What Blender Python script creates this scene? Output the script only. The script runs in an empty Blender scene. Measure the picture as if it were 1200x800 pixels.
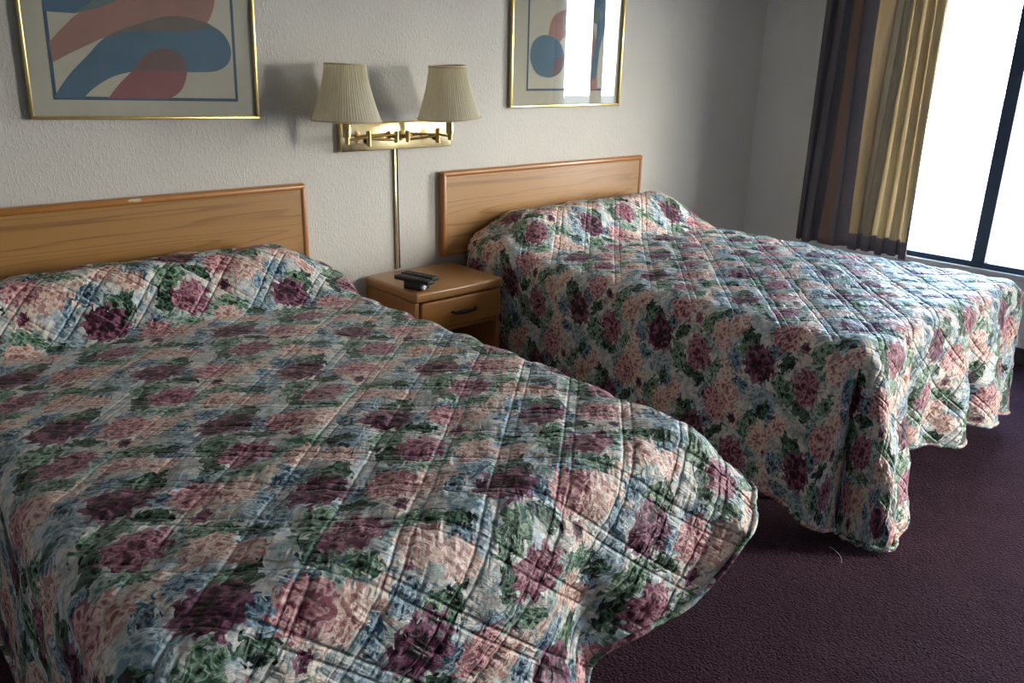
import bpy, bmesh, math, random
import numpy as np
from mathutils import Vector, Matrix

random.seed(4)
S = bpy.context.scene
COL = S.collection
PI = math.pi

# ------------------------------------------------------------------ helpers
def link(o, parent=None):
    COL.objects.link(o)
    if parent: o.parent = parent
    return o

def obj(name, bm, mat, parent=None, smooth=False, angle=35):
    me = bpy.data.meshes.new(name)
    bm.normal_update(); bm.to_mesh(me); bm.free()
    for m in (mat if isinstance(mat, (list, tuple)) else [mat]): me.materials.append(m)
    if smooth:
        for p in me.polygons: p.use_smooth = True
        try: me.set_sharp_from_angle(angle=math.radians(angle))
        except Exception: pass
    return link(bpy.data.objects.new(name, me), parent)

def thing(name, label, cat, loc=(0, 0, 0), rot=(0, 0, 0), group=None):
    o = bpy.data.objects.new(name, None); link(o)
    o.location = loc; o.rotation_euler = rot
    o.empty_display_size = .1
    return tag(o, label, cat, group)

def tag(o, label, cat=None, group=None):
    o['label'] = label
    if cat: o['category'] = cat
    if group: o['group'] = group
    return o

def struct(name, bm, mat, smooth=False):
    o = obj(name, bm, mat, None, smooth); o['kind'] = 'structure'
    return o

def box(bm, lo, hi, bev=0.0, seg=2, mi=0, M=None):
    lo = Vector(lo); hi = Vector(hi)
    r = bmesh.ops.create_cube(bm, size=1)
    vs = r['verts']
    for v in vs:
        v.co = Vector([lo[i] + (v.co[i] + .5) * (hi[i] - lo[i]) for i in range(3)])
    fs = set(f for v in vs for f in v.link_faces)
    for f in fs: f.material_index = mi
    if bev > 0:
        es = list(set(e for f in fs for e in f.edges))
        rb = bmesh.ops.bevel(bm, geom=es, offset=bev, segments=seg, profile=.5, affect='EDGES')
        vs = list(set(v for f in rb['faces'] for v in f.verts) | set(v for v in vs if v.is_valid))
        for f in rb['faces']: f.material_index = mi
    if M is not None:
        for v in vs:
            if v.is_valid: v.co = M @ v.co
    return bm

def tube(bm, pts, r, n=10, mi=0, cap=True):
    pts = [Vector(p) for p in pts]
    rs = r if isinstance(r, (list, tuple)) else [r] * len(pts)
    rings = []
    up = Vector((0, 0, 1))
    for i, p in enumerate(pts):
        d = (pts[min(i + 1, len(pts) - 1)] - pts[max(i - 1, 0)]).normalized()
        a = d.cross(up)
        if a.length < 1e-3: a = d.cross(Vector((1, 0, 0)))
        a.normalize(); b = d.cross(a)
        rings.append([bm.verts.new(p + (a * math.cos(2 * PI * k / n) + b * math.sin(2 * PI * k / n)) * rs[i]) for k in range(n)])
    for i in range(len(rings) - 1):
        for k in range(n):
            f = bm.faces.new([rings[i][k], rings[i][(k + 1) % n], rings[i + 1][(k + 1) % n], rings[i + 1][k]])
            f.material_index = mi
    if cap:
        bm.faces.new(rings[0][::-1]).material_index = mi
        bm.faces.new(rings[-1]).material_index = mi
    return bm

def lathe(bm, prof, c, n=32, rot=None, rad=None, mi=0):
    c = Vector(c); rings = []
    for (r, z) in prof:
        ring = []
        for k in range(n):
            a = 2 * PI * k / n
            rr = r if rad is None else rad(r, z, a)
            v = Vector((rr * math.cos(a), rr * math.sin(a), z))
            if rot is not None: v = rot @ v
            ring.append(bm.verts.new(c + v))
        rings.append(ring)
    for i in range(len(rings) - 1):
        for k in range(n):
            f = bm.faces.new([rings[i][k], rings[i][(k + 1) % n], rings[i + 1][(k + 1) % n], rings[i + 1][k]])
            f.material_index = mi
    return rings

def new(): return bmesh.new()

def poly(bm, pts, y, mi):
    vs = [bm.verts.new((x, y, z)) for x, z in pts]
    f = bm.faces.new(vs); f.material_index = mi
    f.normal_update()
    if f.normal.y > 0: f.normal_flip()
    return f

# ------------------------------------------------------------------ node helpers
class NT:
    def __init__(s, nt): s.nt = nt; s.n = nt.nodes; s.l = nt.links
    def put(s, inp, v):
        if v is None: return
        if isinstance(v, bpy.types.NodeSocket): s.l.new(v, inp)
        else: inp.default_value = v
    def math(s, op, a, b=None, c=None, clamp=False):
        n = s.n.new('ShaderNodeMath'); n.operation = op; n.use_clamp = clamp
        for i, v in enumerate((a, b, c)): s.put(n.inputs[i], v)
        return n.outputs[0]
    def vec(s, op, a, b=None, c=None, scale=None):
        n = s.n.new('ShaderNodeVectorMath'); n.operation = op
        for i, v in enumerate((a, b, c)): s.put(n.inputs[i], v)
        if scale is not None: s.put(n.inputs['Scale'], scale)
        return n.outputs['Value'] if op in ('LENGTH', 'DOT_PRODUCT', 'DISTANCE') else n.outputs['Vector']
    def noise(s, vec, scale, detail=2, rough=.5, dist=0.0):
        n = s.n.new('ShaderNodeTexNoise')
        s.put(n.inputs['Vector'], vec); n.inputs['Scale'].default_value = scale
        n.inputs['Detail'].default_value = detail; n.inputs['Roughness'].default_value = rough
        n.inputs['Distortion'].default_value = dist
        return n.outputs
    def ramp(s, fac, stops, interp='LINEAR'):
        n = s.n.new('ShaderNodeValToRGB'); n.color_ramp.interpolation = interp
        e = n.color_ramp.elements
        while len(e) < len(stops): e.new(.5)
        for i, (p, c) in enumerate(stops):
            e[i].position = p; e[i].color = (*c, 1) if len(c) == 3 else c
        s.put(n.inputs[0], fac)
        return n.outputs[0]
    def mix(s, fac, a, b, mode='MIX'):
        n = s.n.new('ShaderNodeMix'); n.data_type = 'RGBA'; n.blend_type = mode
        s.put(n.inputs[0], fac); s.put(n.inputs[6], a); s.put(n.inputs[7], b)
        return n.outputs[2]
    def smooth(s, v, a, b, lo=0., hi=1.):
        n = s.n.new('ShaderNodeMapRange'); n.interpolation_type = 'SMOOTHSTEP'
        s.put(n.inputs[0], v); n.inputs[1].default_value = a; n.inputs[2].default_value = b
        n.inputs[3].default_value = lo; n.inputs[4].default_value = hi
        return n.outputs[0]
    def mapping(s, vec, scale=(1, 1, 1), rot=(0, 0, 0)):
        n = s.n.new('ShaderNodeMapping'); s.put(n.inputs[0], vec)
        n.inputs['Scale'].default_value = scale; n.inputs['Rotation'].default_value = rot
        return n.outputs[0]
    def bump(s, h, dist, strength=1.0, normal=None):
        n = s.n.new('ShaderNodeBump'); s.put(n.inputs['Height'], h)
        n.inputs['Distance'].default_value = dist; n.inputs['Strength'].default_value = strength
        if normal is not None: s.put(n.inputs['Normal'], normal)
        return n.outputs[0]
    def coord(s, which='Object'):
        return s.n.new('ShaderNodeTexCoord').outputs[which]
    def sep(s, v):
        n = s.n.new('ShaderNodeSeparateXYZ'); s.put(n.inputs[0], v); return n.outputs
    def comb(s, x, y, z=0.0):
        n = s.n.new('ShaderNodeCombineXYZ')
        for i, v in enumerate((x, y, z)): s.put(n.inputs[i], v)
        return n.outputs[0]

def lin(r, g, b):
    f = lambda c: (c / 255 / 12.92) if c / 255 <= .04045 else ((c / 255 + .055) / 1.055) ** 2.4
    return (f(r), f(g), f(b))

def mat(name, color=(.5, .5, .5), rough=.5, metal=0., spec=.5):
    m = bpy.data.materials.new(name); m.use_nodes = True
    t = NT(m.node_tree); b = t.n['Principled BSDF']
    b.inputs['Base Color'].default_value = (*color, 1)
    b.inputs['Roughness'].default_value = rough
    b.inputs['Metallic'].default_value = metal
    b.inputs['Specular IOR Level'].default_value = spec
    return m, t, b

def varied(name, color, rough=.5, metal=0., spec=.5, var=.15, scale=30, bump=0.0, bscale=200):
    m, t, b = mat(name, color, rough, metal, spec)
    co = t.coord()
    f = t.noise(co, scale, 3)[0]
    c = t.ramp(f, [(.3, tuple(x * (1 - var) for x in color)), (.7, tuple(min(1, x * (1 + var)) for x in color))])
    t.l.new(c, b.inputs['Base Color'])
    if bump: t.l.new(t.bump(t.noise(co, bscale, 2)[0], bump), b.inputs['Normal'])
    return m

# ------------------------------------------------------------------ materials
def wall_mat(name, col, d=.0035):
    m, t, b = mat(name, col, .62, spec=.4)
    co = t.coord()
    st = t.mapping(co, (1, 1, .5))
    w = t.noise(st, 9, 2)[1]
    p = t.vec('ADD', st, t.vec('SCALE', w, scale=.02))
    n1 = t.noise(p, 95, 3, .6)[0]
    n2 = t.noise(st, 170, 2)[0]
    blob = t.smooth(n1, .50, .62)
    h = t.math('ADD', blob, t.math('MULTIPLY', n2, .35))
    t.l.new(t.bump(h, d, .34), b.inputs['Normal'])
    c = t.ramp(t.noise(co, 2.2, 3)[0], [(.3, tuple(x * .95 for x in col)), (.7, tuple(x * 1.03 for x in col))])
    t.l.new(c, b.inputs['Base Color'])
    return m
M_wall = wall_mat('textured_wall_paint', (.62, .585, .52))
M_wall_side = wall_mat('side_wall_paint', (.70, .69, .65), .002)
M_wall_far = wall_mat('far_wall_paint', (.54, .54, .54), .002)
M_ceil = varied('ceiling_paint', (.68, .67, .64), .8, bump=.002, bscale=150)

def carpet_mat():
    m, t, b = mat('plum_carpet', (.05, .02, .035), .95, spec=.1)
    co = t.coord()
    n1 = t.noise(co, 150, 3, .6)[0]
    v = t.n.new('ShaderNodeTexVoronoi'); t.l.new(co, v.inputs['Vector']); v.inputs['Scale'].default_value = 120
    c = t.ramp(t.math('ADD', n1, t.math('MULTIPLY', t.noise(co, 5, 3)[0], .35)),
               [(.40, (.022, .008, .014)), (.62, (.050, .018, .030)), (.85, (.085, .038, .050))])
    t.l.new(c, b.inputs['Base Color'])
    h = t.math('SUBTRACT', n1, t.math('MULTIPLY', v.outputs['Distance'], .6))
    t.l.new(t.bump(h, .02, .9), b.inputs['Normal'])
    b.inputs['Sheen Weight'].default_value = .12
    b.inputs['Sheen Tint'].default_value = (.55, .42, .6, 1)
    return m
M_carpet = carpet_mat()

def wood(name, base, dark, axis='X', rough=.35, streak=1.0, coat=.15):
    m, t, b = mat(name, base, rough, spec=.45)
    co = t.coord()
    sc = {'X': (.42, 7, 7), 'Y': (9, .55, 9), 'Z': (9, 9, .55)}[axis]
    p = t.mapping(co, sc)
    w = t.noise(p, 1.0, 2, .4, .25)[0]
    rings = t.math('FRACT', t.math('MULTIPLY', w, 13.0))
    line = t.math('MULTIPLY', t.smooth(rings, .60, .92), t.smooth(rings, 1.0, .92))
    fine = t.noise(t.mapping(co, tuple(s * (9 if s > 2 else 2.0) for s in sc)), 3.5, 2)[0]
    g = t.math('ADD', t.math('MULTIPLY', line, .50 * streak), t.math('MULTIPLY', fine, .55))
    c = t.ramp(g, [(.15, tuple(x * 1.08 for x in base)), (.42, base), (.95, dark)])
    t.l.new(c, b.inputs['Base Color'])
    t.l.new(t.bump(g, .0006, .5), b.inputs['Normal'])
    b.inputs['Coat Weight'].default_value = coat
    b.inputs['Coat Roughness'].default_value = .3
    return m
M_oak = wood('oak_laminate', lin(164, 120, 68), lin(112, 70, 34), streak=.75)
M_oak_edge = wood('oak_edge', lin(170, 112, 54), lin(126, 76, 34), streak=.4, coat=.4)
M_oak_v = wood('oak_upright', lin(168, 112, 62), lin(120, 72, 36), 'Z', streak=.5, coat=.3)
M_oak_top = wood('oak_top', lin(174, 124, 72), lin(134, 88, 46), rough=.3, streak=.45, coat=.35)
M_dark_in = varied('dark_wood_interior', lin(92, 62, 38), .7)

m, t, b = mat('polished_brass', (.86, .66, .33), .2, 1.0)
t.l.new(t.ramp(t.noise(t.coord(), 25, 3)[0], [(.3, (.80, .60, .29)), (.7, (.90, .72, .40))]), b.inputs['Base Color'])
t.l.new(t.ramp(t.noise(t.coord(), 9, 3)[0], [(.3, (.13,) * 3), (.7, (.26,) * 3)]), b.inputs['Roughness'])
M_brass = m
M_dark_brass = varied('dark_brass', (.50, .34, .14), .24, 1.0, var=.1)  # darker brass tone for the lamp's pivots, arms, elbows and sockets
M_gold = varied('gold_frame_metal', (.80, .60, .24), .28, 1.0, var=.08)
M_black = varied('black_plastic', (.008, .008, .010), .45, var=.2, scale=60)
M_black2 = varied('dark_button_rubber', (.022, .022, .025), .6, var=.2, scale=60)
M_silver = varied('silver_metal', (.82, .82, .83), .45, .6, var=.05)
M_frame = varied('bronze_window_frame', lin(38, 58, 84), .4, .2, var=.12)
M_white_chip = varied('raw_wood_chip', lin(196, 180, 156), .8)
M_box = varied('box_spring_ticking', lin(130, 126, 122), .9, bump=.001)
M_mattress = varied('mattress_ticking', lin(190, 188, 184), .9, bump=.001)
M_steel = varied('bed_frame_steel', (.05, .04, .035), .5, .7)
M_mat = varied('mat_board', lin(184, 176, 156), .85, var=.03)
M_paper = varied('print_paper', lin(188, 178, 158), .8, var=.03)
M_art = {
    'navy': varied('ink_navy', lin(58, 78, 98), .7, var=.08),
    'blue': varied('ink_blue', lin(70, 98, 116), .7, var=.12, scale=8),
    'pink': varied('ink_pink', lin(152, 108, 92), .7, var=.1, scale=8),
    'red': varied('ink_red', lin(136, 78, 76), .7, var=.08, scale=8),
    'brown': varied('ink_overlap_brown', lin(106, 94, 82), .7, var=.08),
    'teal': varied('ink_overlap_teal', lin(96, 112, 108), .7, var=.08),
    'rust': varied('ink_overlap_rust', lin(110, 80, 74), .7, var=.08),
}

def glass_mat(name, rough=.0, ior=1.5):
    m = bpy.data.materials.new(name); m.use_nodes = True
    t = NT(m.node_tree); t.n.clear()
    out = t.n.new('ShaderNodeOutputMaterial')
    tr = t.n.new('ShaderNodeBsdfTransparent'); gl = t.n.new('ShaderNodeBsdfGlossy')
    gl.inputs['Roughness'].default_value = rough
    tint = t.ramp(t.noise(t.coord(), 3, 1)[0], [(0, (.97, .98, .98)), (1, (.99, 1, 1))])
    t.l.new(tint, tr.inputs['Color'])
    fr = t.n.new('ShaderNodeFresnel'); fr.inputs['IOR'].default_value = ior
    mx = t.n.new('ShaderNodeMixShader')
    geo = t.n.new('ShaderNodeNewGeometry')
    front = t.math('SUBTRACT', 1.0, geo.outputs['Backfacing'])
    t.l.new(t.math('MULTIPLY', fr.outputs[0], front), mx.inputs[0]); t.l.new(tr.outputs[0], mx.inputs[1]); t.l.new(gl.outputs[0], mx.inputs[2])
    t.l.new(mx.outputs[0], out.inputs[0])
    return m
M_glass = glass_mat('window_glass')
M_pic_glass = glass_mat('picture_glass', .015, 1.52)

def cloth_mat(name, color, trans=.3, tcol=None, rough=.8, thread=500, bump=.0006):
    m = bpy.data.materials.new(name); m.use_nodes = True
    t = NT(m.node_tree); b = t.n['Principled BSDF']; out = t.n['Material Output']
    co = t.coord()
    c = t.ramp(t.noise(t.mapping(co, (1, 1, .15)), 40, 3)[0], [(.3, tuple(x * .9 for x in color)), (.7, tuple(x * 1.06 for x in color))])
    t.l.new(c, b.inputs['Base Color']); b.inputs['Roughness'].default_value = rough
    b.inputs['Specular IOR Level'].default_value = .25
    t.l.new(t.bump(t.noise(co, thread, 2)[0], bump), b.inputs['Normal'])
    tl = t.n.new('ShaderNodeBsdfTranslucent'); tl.inputs['Color'].default_value = (*(tcol or color), 1)
    mx = t.n.new('ShaderNodeMixShader'); mx.inputs[0].default_value = trans
    t.l.new(b.outputs[0], mx.inputs[1]); t.l.new(tl.outputs[0], mx.inputs[2])
    t.l.new(mx.outputs[0], out.inputs['Surface'])
    return m
M_shade = cloth_mat('pleated_shade_fabric', (.88, .82, .66), .48, (.94, .86, .64))
M_shade_trim = cloth_mat('shade_trim_fabric', (.70, .60, .40), .1)
M_cur_grey = cloth_mat('curtain_grey', lin(108, 102, 106), .12, (.45, .42, .45))
M_cur_tan = cloth_mat('curtain_tan', lin(170, 146, 112), .16, (.80, .68, .48))
M_cur_gold = cloth_mat('curtain_gold', lin(190, 168, 124), .24, (.86, .76, .58))
M_cur_olive = cloth_mat('curtain_olive_grey', lin(146, 134, 114), .12, (.7, .62, .5))
M_cur_brown = cloth_mat('curtain_brown', lin(120, 96, 84), .1, (.6, .48, .4))

# ---- bedspread print: lattice of painted flowers and leaves in cloth metres (UV)
CW, CH = .305, .425
SH = CH / 2 / CW
def motif_group():
    g = bpy.data.node_groups.new('print_motif', 'ShaderNodeTree')
    I = g.interface
    def inp(n, ty, d=None):
        s = I.new_socket(n, in_out='INPUT', socket_type=ty)
        if d is not None: s.default_value = d
    inp('P', 'NodeSocketVector'); inp('Center', 'NodeSocketVector')
    for n, d in (('Rx', .06), ('Ry', .06), ('Rot', 0.), ('Petals', 8.), ('Jag', .2), ('Layers', 9.)): inp(n, 'NodeSocketFloat', d)
    inp('Noise', 'NodeSocketFloat', .5); inp('Fine', 'NodeSocketFloat', .5); inp('Cells', 'NodeSocketFloat', .4)
    I.new_socket('Mask', in_out='OUTPUT', socket_type='NodeSocketFloat')
    I.new_socket('Tone', in_out='OUTPUT', socket_type='NodeSocketFloat')
    t = NT(g)
    gi = t.n.new('NodeGroupInput').outputs; go = t.n.new('NodeGroupOutput').inputs
    q = t.vec('SUBTRACT', gi['P'], gi['Center'])
    x, y, _ = t.sep(q)
    ys = t.math('ADD', y, t.math('MULTIPLY', x, SH))
    wx = t.math('WRAP', x, -CW / 2, CW / 2)
    wy = t.math('WRAP', ys, -CH / 2, CH / 2)
    dy = t.math('SUBTRACT', wy, t.math('MULTIPLY', wx, SH))
    c = t.math('COSINE', gi['Rot']); s = t.math('SINE', gi['Rot'])
    rx = t.math('ADD', t.math('MULTIPLY', wx, c), t.math('MULTIPLY', dy, s))
    ry = t.math('SUBTRACT', t.math('MULTIPLY', dy, c), t.math('MULTIPLY', wx, s))
    u = t.math('DIVIDE', rx, gi['Rx']); v = t.math('DIVIDE', ry, gi['Ry'])
    r = t.math('SQRT', t.math('ADD', t.math('MULTIPLY', u, u), t.math('MULTIPLY', v, v)))
    a = t.math('ARCTAN2', v, u)
    wob = t.math('MULTIPLY', gi['Noise'], 5.0)
    layer = t.math('SINE', t.math('ADD', t.math('MULTIPLY', r, gi['Layers']), wob))
    pet = t.math('SINE', t.math('ADD', t.math('ADD', t.math('MULTIPLY', a, gi['Petals']), wob), t.math('MULTIPLY', layer, 1.6)))
    edge = t.math('ADD', 1.0, t.math('MULTIPLY', gi['Jag'], t.math('ADD', t.math('MULTIPLY', pet, .45),
                  t.math('MULTIPLY', t.math('ADD', t.math('MULTIPLY', t.math('SUBTRACT', gi['Fine'], .5), 1.9), t.math('MULTIPLY', t.math('SUBTRACT', gi['Cells'], .42), 1.6))))))
    mk = t.smooth(t.math('SUBTRACT', edge, r), -.015, .055)
    t.l.new(mk, go['Mask'])
    tone = t.math('ADD', t.math('MULTIPLY', r, .30),
                  t.math('ADD', t.math('MULTIPLY', t.math('MULTIPLY', pet, t.smooth(r, .05, .45)), .17),
                         t.math('ADD', t.math('MULTIPLY', layer, .10),
                                t.math('ADD', t.math('MULTIPLY', t.math('SUBTRACT', gi['Fine'], .5), .65),
                                       t.math('MULTIPLY', t.math('SUBTRACT', gi['Cells'], .42), 1.55)))))
    t.l.new(t.math('ADD', tone, .28, clamp=True), go['Tone'])
    return g
MG = motif_group()

PAL = {
    'plum': [(.10, lin(46, 20, 40)), (.40, lin(78, 38, 64)), (.70, lin(104, 58, 82)), (1., lin(142, 98, 116))],
    'mauve': [(.08, lin(78, 38, 58)), (.32, lin(122, 72, 90)), (.55, lin(152, 98, 112)), (.78, lin(188, 140, 146)), (1., lin(126, 74, 94))],
    'rose': [(.10, lin(116, 62, 74)), (.35, lin(168, 104, 110)), (.62, lin(198, 144, 140)), (.82, lin(214, 172, 164)), (1., lin(150, 88, 98))],
    'peach': [(.08, lin(150, 100, 94)), (.33, lin(194, 148, 134)), (.62, lin(218, 186, 168)), (.85, lin(224, 204, 190)), (1., lin(178, 130, 120))],
    'cream': [(.05, lin(176, 136, 124)), (.33, lin(208, 184, 166)), (.6, lin(222, 208, 192)), (.85, lin(198, 192, 178)), (1., lin(150, 158, 158))],
    'green': [(.08, lin(40, 58, 52)), (.32, lin(78, 106, 84)), (.6, lin(118, 146, 120)), (.8, lin(156, 178, 152)), (1., lin(76, 104, 90))],
    'dgreen': [(.08, lin(28, 40, 42)), (.38, lin(56, 78, 68)), (.7, lin(98, 126, 102)), (1., lin(46, 64, 64))],
    'sage': [(.08, lin(90, 116, 110)), (.4, lin(140, 162, 150)), (.7, lin(186, 198, 188)), (1., lin(112, 138, 134))],
    'blue': [(.08, lin(36, 52, 72)), (.32, lin(80, 106, 124)), (.6, lin(124, 150, 162)), (.82, lin(160, 180, 188)), (1., lin(70, 94, 114))],
    'pale': [(.05, lin(94, 120, 134)), (.45, lin(148, 168, 174)), (.75, lin(184, 196, 196)), (1., lin(112, 138, 150))],
}
# kind, ds, dt, rx, ry, rot, petals, jag, layers  (offsets from the plum flower)
MOTIFS = [
    ('cream', .10, -.155, .055, .050, .3, 7, .25, 7), ('cream', -.045, .112, .058, .052, .8, 7, .22, 6),
    ('pale', -.115, -.03, .060, .042, .9, 6, .35, 8), ('sage', -.115, -.245, .062, .045, .5, 6, .40, 9),
    ('sage', .03, .20, .055, .04, -.4, 6, .4, 9), ('pale', .005, .082, .045, .032, -.5, 5, .40, 9),
    ('green', -.062, -.098, .060, .036, .55, 6, .45, 10), ('dgreen', -.105, -.175, .045, .026, 1.1, 5, .5, 9),
    ('green', .095, -.212, .050, .030, -.5, 6, .45, 10), ('dgreen', .068, .030, .046, .024, .9, 5, .5, 9),
    ('green', .045, .055, .036, .024, .1, 6, .45, 10), ('dgreen', .03, -.095, .038, .020, -.7, 5, .5, 9),
    ('blue', .060, -.050, .040, .028, -.6, 6, .45, 10), ('blue', .135, -.292, .044, .028, .9, 6, .45, 10),
    ('blue', -.012, -.335, .035, .024, .3, 6, .5, 9), ('dgreen', .155, -.255, .032, .018, -.3, 5, .5, 8),
    ('blue', -.085, .055, .034, .020, 1.2, 6, .5, 9), ('green', -.060, .165, .034, .020, -.3, 6, .5, 9), ('dgreen', .095, .075, .028, .015, .6, 5, .5, 8),
    ('mauve', .030, .150, .026, .018, .6, 6, .4, 9), ('blue', .145, -.020, .030, .018, .2, 6, .5, 9), ('plum', .098, -.150, .020, .014, .6, 6, .4, 8),
    ('peach', .058, -.262, .050, .040, .2, 8, .28, 8), ('peach', .112, -.315, .044, .034, -.4, 8, .30, 8),
    ('peach', .178, -.105, .056, .044, .5, 9, .30, 9), ('rose', .122, -.070, .060, .046, .5, 10, .30, 10),
    ('mauve', -.030, -.180, .064, .050, .3, 9, .30, 9), ('plum', 0., 0., .066, .056, .2, 11, .30, 11),
]

def quilt_mat(name, off):
    m, t, b = mat(name, (.5, .5, .5), .48, spec=.42)
    uv = t.n.new('ShaderNodeUVMap'); uv.uv_map = 'UVMap'
    p0 = t.vec('ADD', uv.outputs[0], (off[0], off[1], 0))
    w1 = t.vec('SUBTRACT', t.noise(p0, 16, 2)[1], (.5, .5, .5))
    w2 = t.vec('SUBTRACT', t.noise(p0, 60, 2)[1], (.5, .5, .5))
    p = t.vec('ADD', p0, t.vec('ADD', t.vec('SCALE', w1, scale=.028), t.vec('SCALE', w2, scale=.010)))
    nz = t.noise(p0, 22, 2)[0]
    fine = t.noise(p0, 110, 3, .6)[0]
    bg = t.ramp(t.math('ADD', t.math('MULTIPLY', t.noise(p, 13, 3, .6)[0], .75), t.math('MULTIPLY', fine, .25)),
                [(.30, lin(84, 112, 108)), (.40, lin(160, 176, 170)), (.49, lin(222, 212, 200)), (.57, lin(192, 204, 208)), (.69, lin(94, 120, 138))])
    vo = t.n.new('ShaderNodeTexVoronoi'); vo.feature = 'F1'; vo.inputs['Scale'].default_value = 52
    t.l.new(t.vec('ADD', p, t.vec('SCALE', t.vec('SUBTRACT', t.noise(p0, 45, 2)[1], (.5, .5, .5)), scale=.022)), vo.inputs['Vector'])
    cells = vo.outputs['Distance']
    bg = t.mix(t.smooth(cells, .35, .75, 0, .40), bg, (*lin(96, 122, 122), 1))
    col = bg
    for k, (kind, ds, dt, rx, ry, rot, pet, jag, lay) in enumerate(MOTIFS):
        g = t.n.new('ShaderNodeGroup'); g.node_tree = MG
        t.l.new(p, g.inputs['P'])
        g.inputs['Center'].default_value = (ds, dt, 0)
        for nm, v in (('Rx', rx), ('Ry', ry), ('Rot', rot), ('Petals', pet), ('Jag', jag), ('Layers', lay)): g.inputs[nm].default_value = v
        t.l.new(nz, g.inputs['Noise']); t.l.new(fine, g.inputs['Fine']); t.l.new(cells, g.inputs['Cells'])
        col = t.mix(g.outputs['Mask'], col, t.ramp(g.outputs['Tone'], PAL[kind]))
    gm = t.n.new('ShaderNodeBrightContrast'); t.l.new(col, gm.inputs[0]); gm.inputs['Bright'].default_value = .035; gm.inputs['Contrast'].default_value = .18
    hv = t.n.new('ShaderNodeHueSaturation'); hv.inputs['Saturation'].default_value = .84; hv.inputs['Value'].default_value = 1.07; t.l.new(gm.outputs[0], hv.inputs['Color'])
    t.l.new(hv.outputs[0], b.inputs['Base Color'])
    # stitch lines, puckers along them, crinkles
    A, L, gp = math.radians(42), .137, .024
    hs = None
    crk = t.noise(uv.outputs[0], 5, 2)[0]
    for k, sg in enumerate((-1, 1)):
        q = t.math('WRAP', t.vec('DOT_PRODUCT', uv.outputs[0], (sg * math.sin(A), math.cos(A), 0)), L, 0.0)
        al = t.vec('DOT_PRODUCT', uv.outputs[0], (math.cos(A), -sg * math.sin(A), 0))
        dist = t.math('MINIMUM', t.math('MINIMUM', q, t.math('ABSOLUTE', t.math('SUBTRACT', q, gp))), t.math('SUBTRACT', L, q))
        groove = t.smooth(dist, 0.0, .0055)
        pk = t.noise(t.comb(t.math('MULTIPLY', al, 40), t.math('MULTIPLY', q, 7), k * 3.7), 1.0, 2, .5, .6)[0]
        fall = t.math('ADD', t.smooth(dist, .050, .0, .12, 1.0), 0.0)
        hk = t.math('ADD', t.math('MULTIPLY', groove, .60), t.math('MULTIPLY', t.math('MULTIPLY', t.math('SUBTRACT', pk, .5), fall), 2.3))
        hs = hk if hs is None else t.math('ADD', hs, hk)
    wr = t.noise(t.mapping(p0, (1, 1.8, 1), (0, 0, .15)), 30, 3, .6, .8)[0]
    h = t.math('ADD', hs, t.math('ADD', t.math('MULTIPLY', t.math('MULTIPLY', wr, t.smooth(crk, .35, .65, .5, 1.5)), 1.1), t.math('MULTIPLY', t.noise(p0, 420, 1)[0], .04)))
    rl = t.n.new('ShaderNodeAttribute'); rl.attribute_name = 'relief'
    t.l.new(t.bump(t.math('MULTIPLY', h, rl.outputs['Fac']), .0085, .62), b.inputs['Normal'])
    b.inputs['Sheen Weight'].default_value = .06
    b.inputs['Sheen Roughness'].default_value = .4
    return m

# ------------------------------------------------------------------ room shell
XR, YF, XL, ZC = 3.136, -5.6, -3.3, 2.44
WT = .14
wy0, wy1, wz0, wz1 = -1.90, -.72, .47, 1.98      # window opening in the right wall
dy0, dy1, dz1 = -4.76, -3.80, 2.04               # doorway in the right wall
EY = -9.0
bm = new(); box(bm, (XL - WT, YF - WT, -.05), (XR + WT, WT, 0)); struct('floor', bm, M_carpet)
bm = new(); box(bm, (XL - WT, YF - WT, ZC), (XR + WT, WT, ZC + .1)); struct('ceiling', bm, M_ceil)
bm = new(); box(bm, (XL - WT, 0, 0), (XR + WT, WT, ZC)); struct('wall_back', bm, M_wall)
bm = new(); box(bm, (XL - WT, YF, 0), (XL, 0, ZC)); struct('wall_left', bm, M_wall_far)
bm = new(); box(bm, (XL - WT, YF - WT, 0), (XR + WT, YF, ZC)); struct('wall_front', bm, M_wall_far)
bm = new()
for lo, hi in (((wy1, 0), (0, ZC)), ((wy0, wy1), (0, wz0)), ((wy0, wy1), (wz1, ZC)), ((dy1, wy0), (0, ZC)), ((dy0, dy1), (dz1, ZC)), ((YF, dy0), (0, ZC))):
    box(bm, (XR, lo[0], hi[0]), (XR + WT, lo[1], hi[1]))
struct('wall_right', bm, M_wall_side)

# window: dark bronze frame with a centre stile and two panes
fx0, fx1 = XR + .015, XR + .075
bm = new()
fw = .03
box(bm, (fx0, wy0, wz0), (fx1, wy1, wz0 + fw), .003); box(bm, (fx0, wy0, wz1 - fw), (fx1, wy1, wz1), .003)
box(bm, (fx0, wy0, wz0 + fw), (fx1, wy0 + fw, wz1 - fw), .003); box(bm, (fx0, wy1 - fw, wz0 + fw), (fx1, wy1, wz1 - fw), .003)
wf = struct('window_1', bm, M_frame)
ym = -1.462
bm = new(); box(bm, (fx0 - .006, ym - .034, wz0 + fw), (fx1 - .004, ym + .034, wz1 - fw), .003); obj('meeting_stile', bm, M_frame, wf)
for a, c in ((ym + .034, wy1 - fw), (wy0 + fw, ym - .034)):
    bm = new(); box(bm, (fx0 + .028, a, wz0 + fw), (fx0 + .033, c, wz1 - fw)); obj('pane', bm, M_glass, wf)
M_trim = varied('painted_trim', (.60, .59, .56), .6, var=.04)
bm = new(); box(bm, (XR - .012, wy0 - .03, wz0 - .028), (XR + .014, wy1 + .03, wz0), .004); struct('trim_1', bm, M_trim)
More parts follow.
